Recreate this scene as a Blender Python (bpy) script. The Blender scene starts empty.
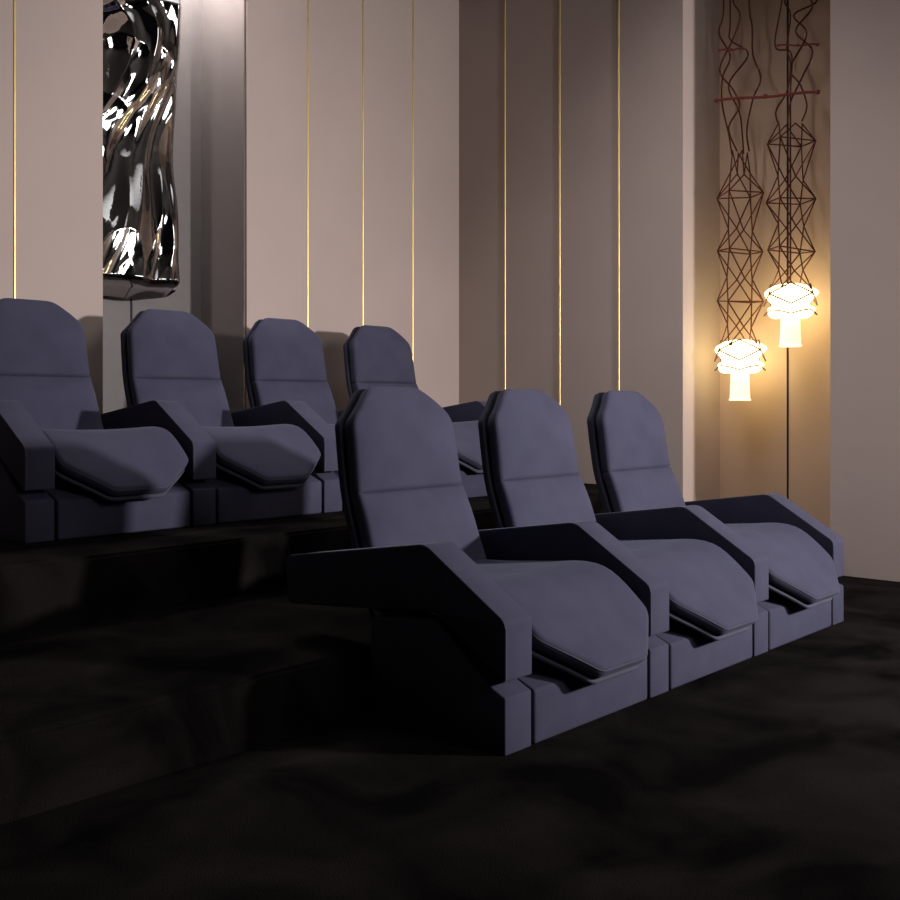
import bpy, bmesh, math, random
from mathutils import Vector, noise as mnoise

scene = bpy.context.scene
COL = scene.collection
random.seed(4)

# ------------------------------------------------------------------ settings
scene.view_settings.view_transform = 'Standard'
scene.view_settings.look = 'None'
scene.view_settings.gamma = 1.0
scene.view_settings.use_curve_mapping = False
scene.view_settings.exposure = 0.0
scene.cycles.use_denoising = True
scene.cycles.max_bounces = 8
scene.cycles.sample_clamp_indirect = 6.0

# ------------------------------------------------------------------ materials
def new_mat(name):
    m = bpy.data.materials.new(name)
    m.use_nodes = True
    return m, m.node_tree, m.node_tree.nodes['Principled BSDF']

def noise_color(nt, bsdf, c0, c1, scale, detail=4.0, lo=.35, hi=.65, dist=0.0, coord='Object'):
    tc = nt.nodes.new('ShaderNodeTexCoord')
    nz = nt.nodes.new('ShaderNodeTexNoise')
    nz.inputs['Scale'].default_value = scale
    nz.inputs['Detail'].default_value = detail
    nz.inputs['Distortion'].default_value = dist
    rp = nt.nodes.new('ShaderNodeValToRGB')
    rp.color_ramp.elements[0].position = lo
    rp.color_ramp.elements[1].position = hi
    rp.color_ramp.elements[0].color = (*c0, 1)
    rp.color_ramp.elements[1].color = (*c1, 1)
    nt.links.new(tc.outputs[coord], nz.inputs['Vector'])
    nt.links.new(nz.outputs['Fac'], rp.inputs['Fac'])
    nt.links.new(rp.outputs['Color'], bsdf.inputs['Base Color'])
    return tc, nz, rp

def add_bump(nt, bsdf, tc, scale, strength, dist=.002, coord='Object'):
    nz = nt.nodes.new('ShaderNodeTexNoise')
    nz.inputs['Scale'].default_value = scale
    nz.inputs['Detail'].default_value = 3
    bp = nt.nodes.new('ShaderNodeBump')
    bp.inputs['Strength'].default_value = strength
    bp.inputs['Distance'].default_value = dist
    nt.links.new(tc.outputs[coord], nz.inputs['Vector'])
    nt.links.new(nz.outputs['Fac'], bp.inputs['Height'])
    nt.links.new(bp.outputs['Normal'], bsdf.inputs['Normal'])

def velvet(name, c0, c1):
    m, nt, b = new_mat(name)
    tc, nz, rp = noise_color(nt, b, c0, c1, 9.0, 5.0, .3, .7)
    b.inputs['Roughness'].default_value = .85
    b.inputs['Specular IOR Level'].default_value = .15
    b.inputs['Sheen Weight'].default_value = .06
    b.inputs['Sheen Roughness'].default_value = .45
    b.inputs['Sheen Tint'].default_value = (.6, .65, .9, 1)
    add_bump(nt, b, tc, 420.0, .18, .0015)
    return m

M = {}
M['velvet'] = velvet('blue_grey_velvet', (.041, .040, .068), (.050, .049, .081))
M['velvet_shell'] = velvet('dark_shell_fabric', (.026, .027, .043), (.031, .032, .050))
M['welt'] = velvet('welt_fabric', (.058, .058, .082), (.068, .068, .094))

def plain(name, col, rough=.6, metal=0.0, spec=.3):
    m, nt, b = new_mat(name)
    c1 = tuple(min(1, c*1.08) for c in col)
    noise_color(nt, b, col, c1, 14.0)
    b.inputs['Roughness'].default_value = rough
    b.inputs['Metallic'].default_value = metal
    b.inputs['Specular IOR Level'].default_value = spec
    return m

M['slot'] = plain('dark_frame', (.012, .012, .016), .7)

# woven wall covering: fine warp and weft lines in the bump, faint tone drift
def wallcloth(name, c0, c1, rough=.8):
    m, nt, b = new_mat(name)
    tc, nz, rp = noise_color(nt, b, c0, c1, 1.3, 3.0, .3, .7)
    b.inputs['Roughness'].default_value = rough
    b.inputs['Specular IOR Level'].default_value = .2
    mp = nt.nodes.new('ShaderNodeMapping')
    mp.inputs['Scale'].default_value = (160, 160, 6)
    nz2 = nt.nodes.new('ShaderNodeTexNoise')
    nz2.inputs['Scale'].default_value = 1.0
    bp = nt.nodes.new('ShaderNodeBump')
    bp.inputs['Strength'].default_value = .12
    bp.inputs['Distance'].default_value = .002
    nt.links.new(tc.outputs['Object'], mp.inputs['Vector'])
    nt.links.new(mp.outputs['Vector'], nz2.inputs['Vector'])
    nt.links.new(nz2.outputs['Fac'], bp.inputs['Height'])
    nt.links.new(bp.outputs['Normal'], b.inputs['Normal'])
    return m

M['wall'] = wallcloth('taupe_wallcloth', (.42, .335, .305), (.46, .367, .333))
M['niche'] = wallcloth('niche_wallcloth', (.56, .40, .30), (.60, .43, .325))
M['recess'] = plain('grey_lacquer', (.115, .101, .098), .45, 0, .35)
M['lacquer'] = plain('polished_grey_lacquer', (.48, .435, .42), .14, 0.8, .7)
M['ceil'] = plain('dark_ceiling_paint', (.05, .045, .042), .9)

# brass
m, nt, b = new_mat('satin_brass')
noise_color(nt, b, (.90, .66, .26), (.98, .76, .36), 5.0)
b.inputs['Metallic'].default_value = 1.0
b.inputs['Roughness'].default_value = .42
M['brass'] = m

# carpet
m, nt, b = new_mat('dark_brown_carpet')
tc, nz, rp = noise_color(nt, b, (.0025, .0021, .0021), (.0165, .0138, .0130), 2.6, 9.0, .36, .70, .8)
b.inputs['Roughness'].default_value = 1.0
b.inputs['Specular IOR Level'].default_value = .02
add_bump(nt, b, tc, 260.0, .6, .006)
M['carpet'] = m

# chrome
m, nt, b = new_mat('polished_crumpled_steel')
noise_color(nt, b, (.60, .585, .57), (.68, .66, .645), 3.0)
b.inputs['Metallic'].default_value = 1.0
b.inputs['Roughness'].default_value = .045
M['chrome'] = m
M['wire'] = plain('copper_wire', (.10, .024, .013), .45, .35)
M['redrod'] = plain('red_lacquer_rod', (.22, .045, .04), .45)
M['ferrule'] = plain('dark_copper', (.07, .025, .015), .5, .3)

def glow(name, col, strength, mixn=.25):
    m, nt, b = new_mat(name)
    b.inputs['Base Color'].default_value = (.8, .75, .68, 1)
    b.inputs['Roughness'].default_value = .6
    tc = nt.nodes.new('ShaderNodeTexCoord')
    nz = nt.nodes.new('ShaderNodeTexNoise'); nz.inputs['Scale'].default_value = 18
    rp = nt.nodes.new('ShaderNodeValToRGB')
    rp.color_ramp.elements[0].color = (*[c*(1-mixn) for c in col], 1)
    rp.color_ramp.elements[1].color = (*col, 1)
    nt.links.new(tc.outputs['Object'], nz.inputs['Vector'])
    nt.links.new(nz.outputs['Fac'], rp.inputs['Fac'])
    nt.links.new(rp.outputs['Color'], b.inputs['Emission Color'])
    b.inputs['Emission Strength'].default_value = strength
    return m
M['shade'] = glow('glowing_paper_shade', (1.0, .84, .40), 6.8, .12)
M['tube'] = glow('glowing_glass_tube', (1.0, .72, .40), 1.6, .12)
M['rim'] = glow('tube_rim', (1.0, .80, .52), 1.5, .05)

# ------------------------------------------------------------------ helpers
def link(name, bm, mat, parent=None, smooth=True, angle=40):
    me = bpy.data.meshes.new(name)
    bmesh.ops.recalc_face_normals(bm, faces=bm.faces)
    bm.to_mesh(me); bm.free()
    o = bpy.data.objects.new(name, me)
    COL.objects.link(o)
    me.materials.append(M[mat])
    if smooth:
        for p in me.polygons: p.use_smooth = True
        try: me.set_sharp_from_angle(angle=math.radians(angle))
        except Exception: pass
    if parent: o.parent = parent
    return o

def empty(name, loc, label=None, cat=None, group=None):
    o = bpy.data.objects.new(name, None)
    o.empty_display_size = .1
    COL.objects.link(o); o.location = loc
    tag(o, label, cat, group)
    return o

def tag(o, label=None, cat=None, group=None, kind=None):
    if label: o['label'] = label
    if cat: o['category'] = cat
    if group: o['group'] = group
    if kind: o['kind'] = kind
    return o

def box(bm, x0, x1, y0, y1, z0, z1):
    vs = [bm.verts.new(p) for p in ((x0,y0,z0),(x1,y0,z0),(x1,y1,z0),(x0,y1,z0),(x0,y0,z1),(x1,y0,z1),(x1,y1,z1),(x0,y1,z1))]
    for f in ((0,3,2,1),(4,5,6,7),(0,1,5,4),(1,2,6,5),(2,3,7,6),(3,0,4,7)):
        bm.faces.new([vs[i] for i in f])

def round_poly(pts, rads, n=5):
    """round the corners of a closed 2D polygon"""
    out = []
    N = len(pts)
    for i in range(N):
        p = Vector(pts[i]); a = Vector(pts[i-1]); c = Vector(pts[(i+1) % N])
        r = rads[i] if isinstance(rads, (list, tuple)) else rads
        if r <= 0: out.append(p); continue
        u = (a-p); v = (c-p)
        t = min(r, u.length*.45, v.length*.45)
        s = p + u.normalized()*t; e = p + v.normalized()*t
        for k in range(n+1):
            w = k/n
            out.append(s*(1-w)**2 + p*2*w*(1-w) + e*w*w)
    return out

def resample(pts, step):
    out = []
    N = len(pts)
    for i in range(N):
        a = pts[i]; c = pts[(i+1) % N]
        L = (c-a).length
        k = max(1, int(round(L/step)))
        for j in range(k): out.append(a.lerp(c, j/k))
    return out

def prism_x(profile, x0, x1, bev=.008, rads=.0):
    """(y,z) profile extruded along x, edges softened"""
    pts = round_poly(profile, rads) if rads else [Vector(p) for p in profile]
    bm = bmesh.new()
    a = [bm.verts.new((x0, p[0], p[1])) for p in pts]
    c = [bm.verts.new((x1, p[0], p[1])) for p in pts]
    N = len(pts)
    bm.faces.new(a); bm.faces.new(c[::-1])
    for i in range(N): bm.faces.new((a[i], a[(i+1) % N], c[(i+1) % N], c[i]))
    bmesh.ops.recalc_face_normals(bm, faces=bm.faces)
    if bev > 0:
        es = [e for e in bm.edges if len(e.link_faces) == 2 and e.calc_face_angle(0) > .6]
        bmesh.ops.bevel(bm, geom=es, offset=bev, segments=3, profile=.5, affect='EDGES', clamp_overlap=True)
    return bm

def tube(bm, pts, r, n=6, closed=False):
    pts = [Vector(p) for p in pts]
    rings = []
    N = len(pts)
    for i, p in enumerate(pts):
        if closed: t = (pts[(i+1) % N]-pts[i-1])
        else: t = pts[min(i+1, N-1)]-pts[max(i-1, 0)]
        t.normalize()
        ref = Vector((0,0,1)) if abs(t.z) < .9 else Vector((1,0,0))
        u = t.cross(ref).normalized(); v = t.cross(u)
        rings.append([bm.verts.new(p+u*r*math.cos(k*2*math.pi/n)+v*r*math.sin(k*2*math.pi/n)) for k in range(n)])
    last = N if closed else N-1
    for i in range(last):
        A = rings[i]; B = rings[(i+1) % N]
        for k in range(n): bm.faces.new((A[k], A[(k+1) % n], B[(k+1) % n], B[k]))
    if not closed:
        bm.faces.new(rings[0][::-1]); bm.faces.new(rings[-1])

def ball(bm, p, r):
    bmesh.ops.create_icosphere(bm, subdivisions=1, radius=r,
        matrix=__import__('mathutils').Matrix.Translation(Vector(p)))

def inset_ring(pts, d):
    """move each point of a counter-clockwise loop inwards by d"""
    out = []
    N = len(pts)
    for i in range(N):
        t = (pts[(i+1) % N]-pts[i-1])
        if t.length < 1e-9: out.append(pts[i].copy()); continue
        t.normalize()
        out.append(pts[i] + Vector((-t.y, t.x))*d)
    return out

def pad(outline, surf, thick, rnd, crown=0.0, back_rnd=None, nin=9, centre=None, lumps=None):
    """upholstered slab: outline is a ccw loop in (a,b); surf(a,b) -> (point, normal);
    front face at height 0 (+crown in the middle), back face at -thick"""
    pts = [Vector(p) for p in outline]
    cx = Vector(centre) if centre else sum(pts, Vector((0,0)))/len(pts)
    br = rnd*.5 if back_rnd is None else back_rnd
    loops = []
    # back face rings, from the middle outwards
    inner_b = inset_ring(pts, br)
    for s in (.0, .35, .7):
        loops.append([(cx.lerp(q, s), -thick) for q in inner_b])
    for k in range(4):
        a = k/3*math.pi/2
        d = br*(1-math.sin(a)); h = -thick + br*(1-math.cos(a))
        loops.append([(q, h) for q in inset_ring(pts, d)])
    K = 5
    for k in range(K+1):
        a = k/K*math.pi/2
        d = rnd*(1-math.cos(a)); h = -rnd + rnd*math.sin(a)
        loops.append([(q, h) for q in inset_ring(pts, d)])
    inner = inset_ring(pts, rnd)
    for k in range(1, nin+1):
        s = 1-k/nin
        hh = crown*(1-s**2.2)
        loops.append([(cx.lerp(q, s), hh) for q in inner])
    bm = bmesh.new()
    def P(q, h):
        p, n = surf(q.x, q.y)
        if lumps: h += lumps(q.x, q.y)
        return p + n*h
    rings = []
    for j, lp in enumerate(loops):
        if j == 0 or j == len(loops)-1:
            q, h = lp[0]
            rings.append(bm.verts.new(P(cx, h)))
        else:
            rings.append([bm.verts.new(P(q, h)) for q, h in lp])
    N = len(pts)
    for i in range(N):
        k = (i+1) % N
        bm.faces.new((rings[0], rings[1][k], rings[1][i]))
        bm.faces.new((rings[-1], rings[-2][i], rings[-2][k]))
    for j in range(1, len(rings)-2):
        A, B = rings[j], rings[j+1]
        for i in range(N):
            k = (i+1) % N
            bm.faces.new((A[i], A[k], B[k], B[i]))
    return bm

def curve_profile(ctrl):
    """smooth monotone lookup through (s, y, z) control points"""
    def f(s):
        if s <= ctrl[0][0]:
            i = 0
        elif s >= ctrl[-1][0]:
            i = len(ctrl)-2
        else:
            i = max(k for k in range(len(ctrl)-1) if ctrl[k][0] <= s)
        s0, s1 = ctrl[i][0], ctrl[i+1][0]
        t = (s-s0)/(s1-s0)
        def tan(k):
            a = ctrl[max(k-1, 0)]; c = ctrl[min(k+1, len(ctrl)-1)]
            return Vector(((c[1]-a[1])/(c[0]-a[0]), (c[2]-a[2])/(c[0]-a[0])))
        p0 = Vector(ctrl[i][1:]); p1 = Vector(ctrl[i+1][1:])
        m0 = tan(i)*(s1-s0); m1 = tan(i+1)*(s1-s0)
        if t < 0: return p0 + m0*t
        if t > 1: return p1 + m1*(t-1)
        h = t*t
        return p0*(2*t*h-3*h+1) + m0*(t*h-2*h+t) + p1*(-2*t*h+3*h) + m1*(t*h-h)
    return f

# ------------------------------------------------------------------ camera
cam = bpy.data.cameras.new('camera')
cam.sensor_width = 36.0
cam.lens = 1051.36/900*36.0
cam.shift_x = (450-440.6)/900
cam.shift_y = (403.14-450)/900
cam.clip_start = .05
co = bpy.data.objects.new('camera', cam)
COL.objects.link(co)
co.location = (0, 0, .9526)
co.rotation_euler = (math.pi/2, 0, math.atan2(-.74228, .67010))
scene.camera = co

# ------------------------------------------------------------------ the room
XW, YW, ZC = 5.80, 5.055, 3.9          # side wall, back wall, ceiling
STEP1, STEP2 = .197, .4223
YS1, YS2 = 2.33, 3.34
RX0, RX1, RD = 2.932, 3.876, .444      # art recess in the back wall
NY0, NY1, ND = 2.312, 3.228, .48       # lamp niche in the side wall
LX, FY = -2.6, -3.4                    # how far the room is built to the left and to the front

def structure(name, bm, mat, label):
    o = link(name, bm, mat, None, smooth=False)
    tag(o, label, kind='structure'); return o

bm = bmesh.new(); box(bm, LX, XW+.1, FY, YS1+.02, -.1, 0)
structure('floor', bm, 'carpet', 'dark brown mottled carpet floor')
bm = bmesh.new(); box(bm, LX, XW+.1, YS1, YS2+.02, -.1, STEP1)
bmesh.ops.bevel(bm, geom=[e for e in bm.edges if all(abs(v.co.y-YS1) < 1e-4 and abs(v.co.z-STEP1) < 1e-4 for v in e.verts)], offset=.012, segments=3, affect='EDGES')
structure('floor_step', bm, 'carpet', 'carpeted low step behind the front row')
bm = bmesh.new(); box(bm, LX, XW+.1, YS2, YW+RD+.1, -.1, STEP2)
bmesh.ops.bevel(bm, geom=[e for e in bm.edges if all(abs(v.co.y-YS2) < 1e-4 and abs(v.co.z-STEP2) < 1e-4 for v in e.verts)], offset=.012, segments=3, affect='EDGES')
structure('floor_platform', bm, 'carpet', 'carpeted raised platform under the back row')
bm = bmesh.new(); box(bm, LX, XW+.7, FY, YW+.7, ZC, ZC+.1)
structure('ceiling', bm, 'ceil', 'dark ceiling')

# back wall: panels with shallow joints that hold the brass strips
JW = .009                               # half width of a joint
def panel_wall_x(name, x0, x1, label):
    bm = bmesh.new(); box(bm, x0, x1, YW, YW+RD+.1, 0, ZC)
    return structure(name, bm, 'wall', label)
panel_wall_x('wall_back', LX, RX0, 'taupe cloth wall left of the art recess')
panel_wall_x('wall_back_right', RX1, XW+.0, 'taupe cloth wall between art recess and corner')
bm = bmesh.new(); box(bm, RX0-.05, RX1+.05, YW+RD, YW+RD+.1, 0, ZC)
structure('wall_recess', bm, 'recess', 'grey back of the art recess')
bm = bmesh.new(); box(bm, RX1-.012, RX1+.001, YW+.012, YW+RD, STEP2, ZC)
structure('wall_recess_side', bm, 'lacquer', 'polished grey side of the art recess')
bm = bmesh.new(); box(bm, 3.368, 3.380, YW+RD-.004, YW+RD+.02, STEP2, ZC)
structure('trim_seam_recess', bm, 'slot', 'dark joint in the back of the art recess')

# side wall with the lamp niche
bm = bmesh.new(); box(bm, XW, XW+ND+.1, NY1, YW+RD+.1, 0, ZC)
structure('wall_right', bm, 'wall', 'taupe cloth side wall behind the seats')
bm = bmesh.new(); box(bm, XW, XW+ND+.1, FY, NY0, 0, ZC)
structure('wall_right_front', bm, 'wall', 'taupe cloth side wall right of the lamp niche')
bm = bmesh.new(); box(bm, XW+ND, XW+ND+.1, NY0-.05, NY1+.05, 0, ZC)
structure('wall_niche', bm, 'niche', 'cloth back of the lamp niche')
ym = (NY0+NY1)/2
bm = bmesh.new(); box(bm, XW+ND-.003, XW+ND+.02, ym-.006, ym+.006, 0, ZC)
structure('trim_seam_niche', bm, 'slot', 'dark joint in the back of the lamp niche')

# brass strips, each a slim rounded bar standing a little proud of the joint
def strip(i, x, y, nx, ny, label):
    bm = bmesh.new()
    n = 8; w = .0075; h = .006
    tx, ty = -ny, nx
    prof = []
    for k in range(n+1):
        a = math.pi*k/n
        prof.append((x+tx*w*math.cos(a)+nx*h*math.sin(a), y+ty*w*math.cos(a)+ny*h*math.sin(a)))
    prof += [(x-tx*w-nx*.01, y-ty*w-ny*.01), (x+tx*w-nx*.01, y+ty*w-ny*.01)]
    lo = [bm.verts.new((p[0], p[1], STEP2)) for p in prof]
    hi = [bm.verts.new((p[0], p[1], ZC)) for p in prof]
    N = len(prof)
    for k in range(N): bm.faces.new((lo[k], lo[(k+1) % N], hi[(k+1) % N], hi[k]))
    bm.faces.new(lo); bm.faces.new(hi)
    o = link('trim_%d' % i, bm, 'brass', None)
    tag(o, label, kind='structure')
i = 1
for x in (1.971, 2.451, 4.352, 4.831, 5.311):
    strip(i, x, YW, 0, -1, 'brass strip on the back wall'); i += 1
for y in (4.626, 4.155, 3.690):
    strip(i, XW, y, -1, 0, 'brass strip on the side wall'); i += 1

# ------------------------------------------------------------------ recliners
P, AW = .75, .1202
CX = AW/2 + P/2                         # seat centre from the outer face of its left arm

ARM = [(0, .195), (0, .360), (.2946, .5443), (.918, .452), (.905, .300), (.66, .318), (.2589, .3586)]
ARM_R = [.012, .016, .026, .03, .02, .0, .03]
PED = [(0, 0), (0, .156), (.045, .176), (.25, .334), (.52, .304), (.52, 0)]

def arm_parts(x0, root):
    a = link('armrest', prism_x(ARM, x0, x0+AW, .010, ARM_R), 'velvet', root, angle=50)
    outer = [(p.x, p.y) for p in round_poly(ARM, ARM_R)]
    # welt along both edges of the upper face
    k0 = 0
    for side in (x0+.0035,):
        pts = [(side, y, z) for y, z in outer if z > .19 and not (z < .365 and y > .05)]
        pts.sort(key=lambda p: p[1]*1.0 + (0 if p[1] > .001 else (p[2]-1)))
        bm = bmesh.new(); tube(bm, pts, .0026, 5)
        link('piping', bm, 'welt', a)
    pd = link('arm_base', prism_x(PED, x0+.001, x0+AW-.001, .005), 'velvet', root, angle=50)
    bm = bmesh.new(); box(bm, x0+.03, x0+AW-.03, .36, .50, .28, .345)
    link('arm_bracket', bm, 'slot', root, smooth=False)
    return a

# seat: top surface runs flat from the back and falls away to the raised foot rest in front
SEAT = curve_profile([(0, -.113, .190), (.09, -.050, .255), (.24, .062, .357), (.345, .143, .410), (.43, .225, .423),
                      (.55, .34, .416), (.72, .51, .402), (.90, .69, .392)])
def seat_surf(a, b_):
    q = SEAT(b_); e = .004
    t = (SEAT(b_+e)-SEAT(b_-e)).normalized()
    return Vector((CX+a, q.x, q.y)), Vector((0, -t.y, t.x)).normalized()
# saddle: side edges stand a little prouder than the middle
def seat_lump(a, b_):
    k = min(1, abs(a)/.27)
    fall = max(0, 1-abs(b_-.40)/.38)
    return .010*fall*(k**2-.5) + .0015*mnoise.noise(Vector((a*7, b_*7, 3)))
SO = round_poly([(-.118, 0), (.122, 0), (.296, .142), (.294, .34), (.262, .62), (.262, .86), (-.262, .86), (-.262, .62), (-.294, .34), (-.292, .150)],
                [.02, .02, .03, .08, .1, .03, .03, .1, .08, .03], 5)
SO = resample(SO, .022)

BACK = curve_profile([(0, .60, .285), (.10, .642, .377), (.25, .700, .516), (.398, .752, .656), (.52, .778, .775), (.645, .802, .899), (.76, .845, 1.012)])
def back_surf(a, b_):
    q = BACK(b_); e = .004
    t = (BACK(b_+e)-BACK(b_-e)).normalized()
    return Vector((CX+a, q.x, q.y)), Vector((0, -t.y, t.x)).normalized()
SEAM = .398
def head_lump(a, b_):
    t = (b_-SEAM)/(.762-SEAM)
    k = ((t-.33)/.67)**2 if t > .33 else ((.33-t)/.45)**2
    return .036*max(0, 1-(a/.27)**4)*max(0, 1-k) + .0012*mnoise.noise(Vector((a*6, b_*6, 8)))
def low_lump(a, b_):
    t = max(0, min(1, (b_-.02)/(SEAM-.02)))
    return .030*max(0, 1-(a/.285)**4)*(math.sin(math.pi*t**1.9)) + .0015*mnoise.noise(Vector((a*6, b_*6, 4)))
HEAD = resample(round_poly([(-.264, SEAM-.003), (.264, SEAM-.003), (.252, .645), (.122, .762), (-.122, .762), (-.252, .645)],
                           [.012, .012, .035, .035, .035, .035], 4), .02)
LOW = resample(round_poly([(-.282, .02), (.282, .02), (.264, SEAM+.003), (-.264, SEAM+.003)], [.02, .02, .012, .012], 4), .022)
SHELL = resample(round_poly([(-.288, -.06), (.288, -.06), (.274, SEAM), (.260, .648), (.128, .770), (-.128, .770), (-.260, .648), (-.274, SEAM)],
                            [.02, .02, .05, .022, .022, .022, .022, .05], 4), .022)

def offset_surf(f, d):
    def g(a, b_):
        p, n = f(a, b_)
        return p + n*d, n
    return g

def loop_tube(loop, surf, h, r):
    bm = bmesh.new()
    pts = []
    for q in loop:
        p, n = surf(q.x, q.y)
        pts.append(p+n*h)
    tube(bm, pts, r, 5, True)
    return bm

def make_recliner(root):
    arm_parts(0, root)
    # seat base, a slit away from the arm bases
    sb = [(0, 0), (0, .152), (.05, .172), (.22, .235), (.52, .235), (.52, 0)]
    link('seat_base', prism_x(sb, AW+.013, P-.013, .009), 'velvet', root, angle=50)
    bm = bmesh.new(); box(bm, AW+.0015, P-.0015, .035, .50, .0, .13)
    link('plinth_core', bm, 'slot', root, smooth=False)
    sc = link('seat_cushion', pad(SO, seat_surf, .046, .020, 0, nin=11, centre=(0, .42), lumps=seat_lump), 'velvet', root, angle=60)
    link('piping', loop_tube(inset_ring(SO, .004), seat_surf, -.010, .003), 'welt', sc)
    sh = pad([q*1.0 for q in inset_ring(SO, -.004)], offset_surf(seat_surf, -.054), .014, .006, 0, nin=6, centre=(0, .42))
    link('seat_shell', sh, 'welt', root, angle=60)
    # support column under the seat shell
    bm = bmesh.new(); box(bm, CX-.16, CX+.16, .30, .48, .22, .36)
    link('seat_support', bm, 'slot', root, smooth=False)
    hd = link('headrest', pad(HEAD, back_surf, .046, .015, 0, .010, nin=12, lumps=head_lump), 'velvet', root, angle=60)
    link('piping', loop_tube(inset_ring(HEAD, .003), back_surf, -.012, .0024), 'welt', hd)
    bk = link('backrest', pad(LOW, offset_surf(back_surf, .003), .049, .015, 0, .010, nin=12, lumps=low_lump), 'velvet', root, angle=60)
    link('piping', loop_tube(inset_ring(LOW, .003), back_surf, -.012, .0024), 'welt', bk)
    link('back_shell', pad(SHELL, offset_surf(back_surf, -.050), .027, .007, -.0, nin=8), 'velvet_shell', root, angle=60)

def copy_tree(o, parent=None):
    c = o.copy(); COL.objects.link(c)
    if parent: c.parent = parent
    for ch in o.children: copy_tree(ch, c)
    return c

proto = empty('recliner', (0, 0, 0))
make_recliner(proto)
end = bpy.data.objects.new('end_arm_store', None)
FRONT = (2.2173, 1.7685, 0.0)
REAR = (1.8913, 3.8179, STEP2)
seats = [
    (FRONT, 0, 'blue-grey velvet recliner nearest the camera, front row, whole dark outer armrest side showing', 0),
    (FRONT, 1, 'blue-grey velvet recliner in the middle of the front row of three', 0),
    (FRONT, 2, 'blue-grey velvet recliner at the right end of the front row, before the lamp niche', 1),
    (REAR, 0, 'blue-grey velvet recliner on the platform, cut off by the left edge of the picture', 0),
    (REAR, 1, 'blue-grey velvet recliner on the platform, under the crumpled chrome sculpture', 0),
    (REAR, 2, 'blue-grey velvet recliner on the platform, third from the left, just right of the art recess', 0),
    (REAR, 3, 'blue-grey velvet recliner on the platform nearest the wall corner, mostly hidden by the front row', 1),
]
roots = []
for n, (org, k, label, last) in enumerate(seats):
    r = proto if n == 0 else copy_tree(proto)
    r.location = (org[0]+k*P, org[1], org[2])
    roots.append(r)
for r, (org, k, label, last) in zip(roots, seats):
    tag(r, label, 'cinema seat', 'recliners in the front row of three' if org is FRONT else 'recliners in the raised back row of four')
    if last: arm_parts(P, r)
bpy.data.objects.remove(end)

# ------------------------------------------------------------------ crumpled steel sculpture
def make_art():
    root = empty('metal_sculpture', (3.235, 5.275, 1.575),
                 'tall crumpled mirror-polished steel sheet hanging in the grey wall recess', 'sculpture')
    root.rotation_euler = (0, 0, -.2)
    W, H = .545, 2.05
    nu, nv = 96, 330
    bm = bmesh.new()
    def ridge(p, f, ang, seed):
        c, s = math.cos(ang), math.sin(ang)
        u = p[0]*c+p[1]*s; v = -p[0]*s+p[1]*c
        q = Vector((u*f, v*f*.32, seed))
        n = mnoise.noise(q)
        return 1-abs(n)*2
    def height(x, z):
        p = (x, z)
        # a few long diagonal folds over broad swells, with sharper crumples in the upper half
        w = mnoise.noise(Vector((x*1.3, z*1.1, 9.1)))*.8
        h = .12*ridge(p, 2.2, -.45+w, 1.7) + 0.030*ridge((x+.2, z), 4.2, -.35-w, 5.3)
        h += .085*mnoise.noise(Vector((x*2.4, z*1.5, 2.2)))
        up = max(0, min(1, (z-.7)/.5))
        lw = max(0, min(1, (.95-z)/.4))
        h += 0.016*lw*ridge((x-.05, z), 6.5, -.30-w*.5, 3.7)
        h += (.004+.012*up)*(1-2*abs(mnoise.noise(Vector((x*6.5, z*5.0, 6.4)))))
        return h*.9
    rows = []
    for j in range(nv+1):
        z = H*j/nv
        row = []
        for i in range(nu+1):
            u = -1+2*i/nu
            x = u*W/2
            # rounded rim rolled to the back
            ex = max(0, (abs(x)-(W/2-.05))/.05); ez = max(0, (.05-z)/.05)
            e = min(1, math.hypot(ex, ez))
            edge = 1-math.sqrt(max(0, 1-e*e))
            env = (1-e)**.5 if e > 0 else 1
            wob = .018*mnoise.noise(Vector((x*4, 7.7, 0)))*max(0, 1-z/.25)
            y = -.035 - height(x, z)*(.25+.75*env) + .085*edge
            xx = x + .010*mnoise.noise(Vector((3.3, z*3.2, 5)))*abs(u)
            row.append(bm.verts.new((xx, y, z+.02+wob)))
        rows.append(row)
    for j in range(nv):
        for i in range(nu):
            bm.faces.new((rows[j][i], rows[j][i+1], rows[j+1][i+1], rows[j+1][i]))
    # turned-in rim so that the sheet has depth
    rim = [rows[0][i] for i in range(nu+1)] + [rows[j][nu] for j in range(1, nv+1)] + [rows[nv][i] for i in range(nu-1, -1, -1)] + [rows[j][0] for j in range(nv-1, 0, -1)]
    back = []
    for v in rim:
        back.append(bm.verts.new((v.co.x*.95, .105, v.co.z-.045+.02*(v.co.x/(W/2))**4 if v.co.z < .2 else v.co.z-.03)))
    N = len(rim)
    for i in range(N):
        k = (i+1) % N
        bm.faces.new((rim[i], back[i], back[k], rim[k]))
    bm.faces.new(back)
    link('steel_sheet', bm, 'chrome', root, angle=85)
    for z in (.5, 1.5):
        bm = bmesh.new(); box(bm, -.06, .06, .10, .19, z, z+.06)
        link('wall_bracket', bm, 'slot', root, smooth=False)
make_art()

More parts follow.
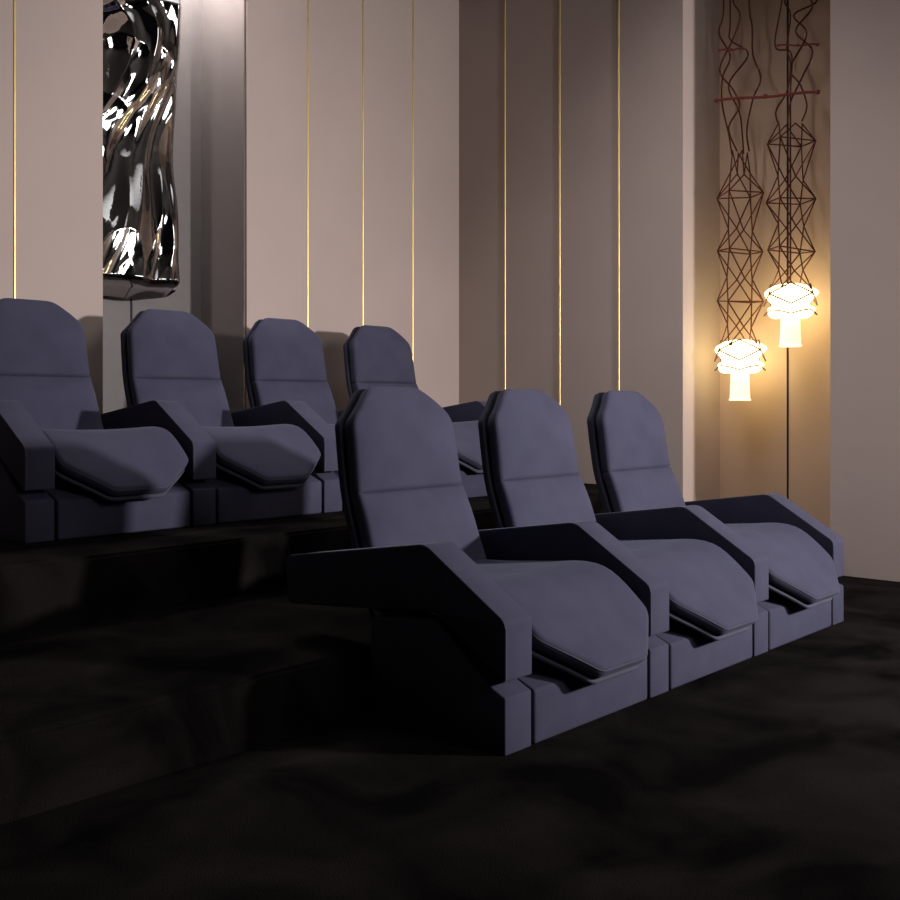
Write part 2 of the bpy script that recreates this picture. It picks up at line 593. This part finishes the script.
# ------------------------------------------------------------------ pendant lamps
q = math.pi/4
def make_pendant(name, loc, tiers, label, seed, cords):
    """loc: centre of the tube's lower rim. tiers: list of (z, radius, twist)"""
    rnd = random.Random(seed)
    root = empty(name, loc, label, 'pendant lamp', 'pendant lamps in the niche')
    # glass tube
    bm = bmesh.new(); n = 28
    prof = [(.061, .004), (.057, .10), (.054, .176), (.050, .176), (.053, .10), (.057, .004)]
    rs = [[bm.verts.new((r*math.cos(2*math.pi*k/n), r*math.sin(2*math.pi*k/n), z)) for k in range(n)] for r, z in prof]
    for j in range(len(rs)):
        A, B = rs[j], rs[(j+1) % len(rs)]
        for k in range(n): bm.faces.new((A[k], A[(k+1) % n], B[(k+1) % n], B[k]))
    tb = link('shade_tube', bm, 'tube', root)
    bm = bmesh.new()
    tube(bm, [(.061*math.cos(2*math.pi*k/n), .061*math.sin(2*math.pi*k/n), .006) for k in range(n)], .0055, 8, True)
    link('rim', bm, 'rim', tb)
    # folded shade: two flared crowns of pointed petals
    bm = bmesh.new()
    n = 48
    prof = [(.058, .172, 0), (.098, .178, .06), (.122, .194, .15), (.124, .212, .13), (.110, .236, .03), (.108, .256, .0), (.122, .280, .10), (.138, .300, .16), (.134, .322, .11), (.122, .342, .04), (.098, .362, .0), (.05, .374, .0), (0,0,0)]
    rs = []
    for r, z, amp in prof[:-1]:
        ring = []
        for k in range(n):
            a = 2*math.pi*k/n + .35
            w = 1+1.5*amp*(abs(math.cos(a*2.5))**1.3*1.25-.55)
            zz = z + .022*amp/.17*math.cos(a*5)
            ring.append(bm.verts.new((r*w*math.cos(a), r*w*math.sin(a), zz)))
        rs.append(ring)
    for j in range(len(rs)-1):
        for k in range(n): bm.faces.new((rs[j][k], rs[j][(k+1) % n], rs[j+1][(k+1) % n], rs[j+1][k]))
    bm.faces.new(rs[0][::-1])
    top = bm.verts.new((0, 0, .378))
    for k in range(n): bm.faces.new((rs[-1][k], rs[-1][(k+1) % n], top))
    link('folded_shade', bm, 'shade', root)
    # wire cells
    def nodes(t):
        z, r, tw = t[:3]
        out = []
        for k in range(4):
            a = tw + k*math.pi/2
            out.append(Vector((r*math.cos(a)+rnd.uniform(-.006, .006), r*math.sin(a)+rnd.uniform(-.006, .006), z + rnd.uniform(-.012, .012) + .012*math.sin(a))))
        return out
    lv = [nodes(t) for t in tiers]
    for j in range(len(lv)):
        bm = bmesh.new()
        wide = tiers[j][1] > .12 or j == 0
        if wide:
            for k in range(4): tube(bm, [lv[j][k], lv[j][(k+1) % 4]], .0042, 6)
        if j+1 < len(lv):
            for k in range(4):
                tube(bm, [lv[j][k], lv[j+1][k]], .0042, 6)
                tube(bm, [lv[j][k], lv[j+1][(k+(3 if tiers[j+1][2] > tiers[j][2] else 1)) % 4]], .0042, 6)
        for p in lv[j]: ball(bm, p, .0055)
        if j+2 == len(lv):
            for p in lv[j+1]: ball(bm, p, .0055)
        if j+1 == len(lv): bm.free(); break
        link('wire_cell', bm, 'wire', root)
    # wires that hug the glowing shade
    bm = bmesh.new()
    f0 = math.atan2(-.42, -.90)
    def ring(r, z, off): return [Vector((r*math.cos(f0+off+k*math.pi/2), r*math.sin(f0+off+k*math.pi/2), z)) for k in range(4)]
    T, Md, Lw, Bt = ring(.112, .372, 0), ring(.172, .308, q), ring(.150, .246, 0), ring(.148, .214, q)
    for k in range(4):
        for A, B in ((T[k], Md[k]), (T[(k+1) % 4], Md[k]), (Md[k], Lw[k]), (Md[k], Lw[(k+1) % 4])): tube(bm, [A, B], .0048, 5)
        mid = Lw[(k+1) % 4].copy(); mid.z = .188
        tube(bm, [Bt[k], (Bt[k]+mid)/2*1.02, mid, (Bt[(k+1) % 4]+mid)/2*1.02, Bt[(k+1) % 4]], .0044, 5)
        tube(bm, [Md[k], Bt[k]], .0018, 5)
        tube(bm, [lv[0][k], T[k]], .0024, 5)
        for p in (T[k], Md[k], Lw[k], Bt[k]): ball(bm, p, .005)
    link('shade_wire', bm, 'wire', root)
    # wavy suspension cords up to the ceiling
    top_nodes = lv[-1]
    for pts in cords:
        bm = bmesh.new()
        ctrl = [Vector(p) for p in pts]
        sm = []
        for i in range(len(ctrl)-1):
            a = ctrl[max(i-1, 0)]; p0 = ctrl[i]; p1 = ctrl[i+1]; d = ctrl[min(i+2, len(ctrl)-1)]
            for s in range(8):
                t = s/8
                sm.append(.5*((2*p0)+(p1-a)*t+(2*a-5*p0+4*p1-d)*t*t+(3*p0-a-3*p1+d)*t**3))
        sm.append(ctrl[-1])
        tube(bm, sm, .0055, 6)
        link('suspension_cord', bm, 'wire', root)
    return root

# local frame: x away from the viewer into the niche, y along the side wall (photo left = +y)
LZ, RZ = .967, 1.288
LTOP = ZC-LZ; RTOP = ZC-RZ
def cord(top, bars, rows):
    return [(x, y, z) for x, y, z in rows] + [(rows[-1][0]*.9, rows[-1][1], top)]
ltiers = [(.345, .128, 0), (.455, .075, q), (.605, .150, 0), (.755, .075, q), (.915, .150, 0), (1.06, .075, q), (1.265, .150, 0), (1.40, .06, q), (1.53, .045, q)]
rtiers = [(.350, .128, 0), (.455, .075, q), (.575, .145, 0), (.72, .075, q), (.865, .150, 0), (1.01, .08, q), (1.215, .150, 0), (1.33, .07, q)]
lc = [cord(LTOP, 0, [(.0, .055, 1.53), (.02, .085, 1.66), (.01, .125, 1.86), (.0, .115, 2.02), (-.02, .055, 2.13), (.0, .14, 2.30), (.0, .11, 2.44)]),
      cord(LTOP, 0, [(.01, -.055, 1.53), (.0, -.045, 1.66), (-.01, -.09, 1.84), (.0, -.135, 1.96), (.02, -.075, 2.12), (.0, -.08, 2.28), (.0, -.06, 2.44)]),
      cord(LTOP, 0, [(-.04, .0, 1.53), (-.05, .05, 1.68), (-.05, -.02, 1.80), (-.04, .03, 1.92), (-.05, .11, 2.05), (-.04, .03, 2.22), (-.04, -.02, 2.36), (-.05, .03, 2.50)]),
      cord(LTOP, 0, [(.05, .0, 1.53), (.05, .01, 1.66), (.05, .03, 1.80), (.05, .10, 1.98), (.05, -.03, 2.14), (.05, .09, 2.26), (.05, .09, 2.38)])]
rc = [cord(RTOP, 0, [(.0, .07, 1.33), (.0, .09, 1.42), (.0, .02, 1.53), (.0, .0, 1.68), (.02, .03, 1.80), (.0, .0, 1.98), (.01, .04, 2.08), (.0, -.02, 2.2)]),
      cord(RTOP, 0, [(.0, -.07, 1.33), (.0, -.10, 1.42), (.0, -.06, 1.55), (.0, .0, 1.66), (.0, -.10, 1.84), (.0, -.02, 1.97), (.0, -.16, 2.02), (.0, -.08, 2.14), (.0, -.12, 2.24)]),
      cord(RTOP, 0, [(-.04, .0, 1.33), (-.04, -.02, 1.45), (-.04, -.09, 1.58), (-.04, -.15, 1.72), (-.04, -.05, 1.86), (-.04, -.15, 1.98), (-.04, -.07, 2.12), (-.04, .03, 2.25)]),
      cord(RTOP, 0, [(.04, .0, .36), (.04, .0, 1.33), (.04, .0, 1.68), (.04, .08, 1.8), (.04, .14, 1.86)])]
rc[3] = [(0, 0, .362), (0, 0, 1.0), (0, 0, 1.5), (.01, .0, 1.75), (.01, .10, 1.82), (.0, .05, 2.1), (0, 0, RTOP)]
PX = 6.045
make_pendant('pendant_lamp', (PX, 2.972, LZ), ltiers, 'glowing white pendant lamp in the left of the niche, hanging lower, under red wire lattice', 3, lc)
make_pendant('pendant_lamp', (PX, 2.650, RZ), rtiers, 'glowing white pendant lamp in the right of the niche, hanging higher, under red wire lattice', 8, rc)

def rod(y0, y1, z, z2, r, label):
    bm = bmesh.new()
    x = PX-.06
    mid = [(x, y0+(y1-y0)*t, z+(z2-z)*t+.004*math.sin(t*9)) for t in [k/10 for k in range(11)]]
    tube(bm, mid, r, 8)
    ball(bm, (x, y0, z), r*1.9); ball(bm, (x, y1, z2), r*1.9)
    ball(bm, (x, (y0+y1)/2, (z+z2)/2), r*1.9)
    o = link('spreader_rod', bm, 'redrod', None)
    tag(o, label, 'rod', 'red rods across the pendant cords')
rod(3.10, 2.46, 2.83, 2.755, .0085, 'long red rod spanning both pendant lattices in the niche')
rod(2.70, 2.46, 3.08, 3.03, .0055, 'short red rod high on the right pendant cords')
rod(3.08, 2.92, 3.135, 3.11, .0055, 'short red rod high on the left pendant cords')

# ------------------------------------------------------------------ lights
def area(name, loc, target, size, power, color, spread=180):
    d = bpy.data.lights.new(name, 'AREA')
    d.shape = 'DISK'; d.size = size; d.energy = power; d.color = color
    d.spread = math.radians(spread)
    o = bpy.data.objects.new(name, d); COL.objects.link(o)
    o.location = loc
    o.rotation_euler = (Vector(target)-Vector(loc)).to_track_quat('-Z', 'Y').to_euler()
    return o
area('key_lamp', (5.15, -1.95, 1.78), (2.9, 5.05, 0.75), .26, 112, (1.0, .955, .95), 100)
area('added_fill', (2.9, -2.9, 3.0), (3.4, 5.0, 1.9), 2.2, 38, (1.0, .96, .95), 130)  # added soft fill to lift the key's shadows, not a fixture of the room
def wash(name, loc, target, lx, ly, power, color, spread):
    d = bpy.data.lights.new(name, 'AREA'); d.shape = 'RECTANGLE'
    d.size = lx; d.size_y = ly; d.energy = power; d.color = color; d.spread = math.radians(spread)
    o = bpy.data.objects.new(name, d); COL.objects.link(o); o.location = loc
    o.rotation_euler = (Vector(target)-Vector(loc)).to_track_quat('-Z', 'X').to_euler()
    return o
wash('added_wall_fill', (4.6, 2.95, 3.82), (5.8, 2.95, 2.0), 2.9, .12, 13, (1.0, .95, .95), 100)  # unseen strip added to brighten the side wall, no actual fixture
wash('added_recess_fill', (3.66, 5.27, 3.86), (3.62, 5.33, 1.0), .30, .20, 27, (1.0, .95, .93), 150)  # invented source that lifts the recess back and its shaded edge
wash('added_overhead_fill', (3.5, 3.7, 3.87), (3.5, 3.75, 0), 4.2, 1.4, 16, (.97, .97, 1.0), 110)  # added overhead fill softening shadows on the back row, no real panel

w = bpy.data.worlds.new('world'); scene.world = w
w.use_nodes = True
bg = w.node_tree.nodes['Background']
bg.inputs['Color'].default_value = (.8, .8, 1.0, 1)
bg.inputs['Strength'].default_value = .003
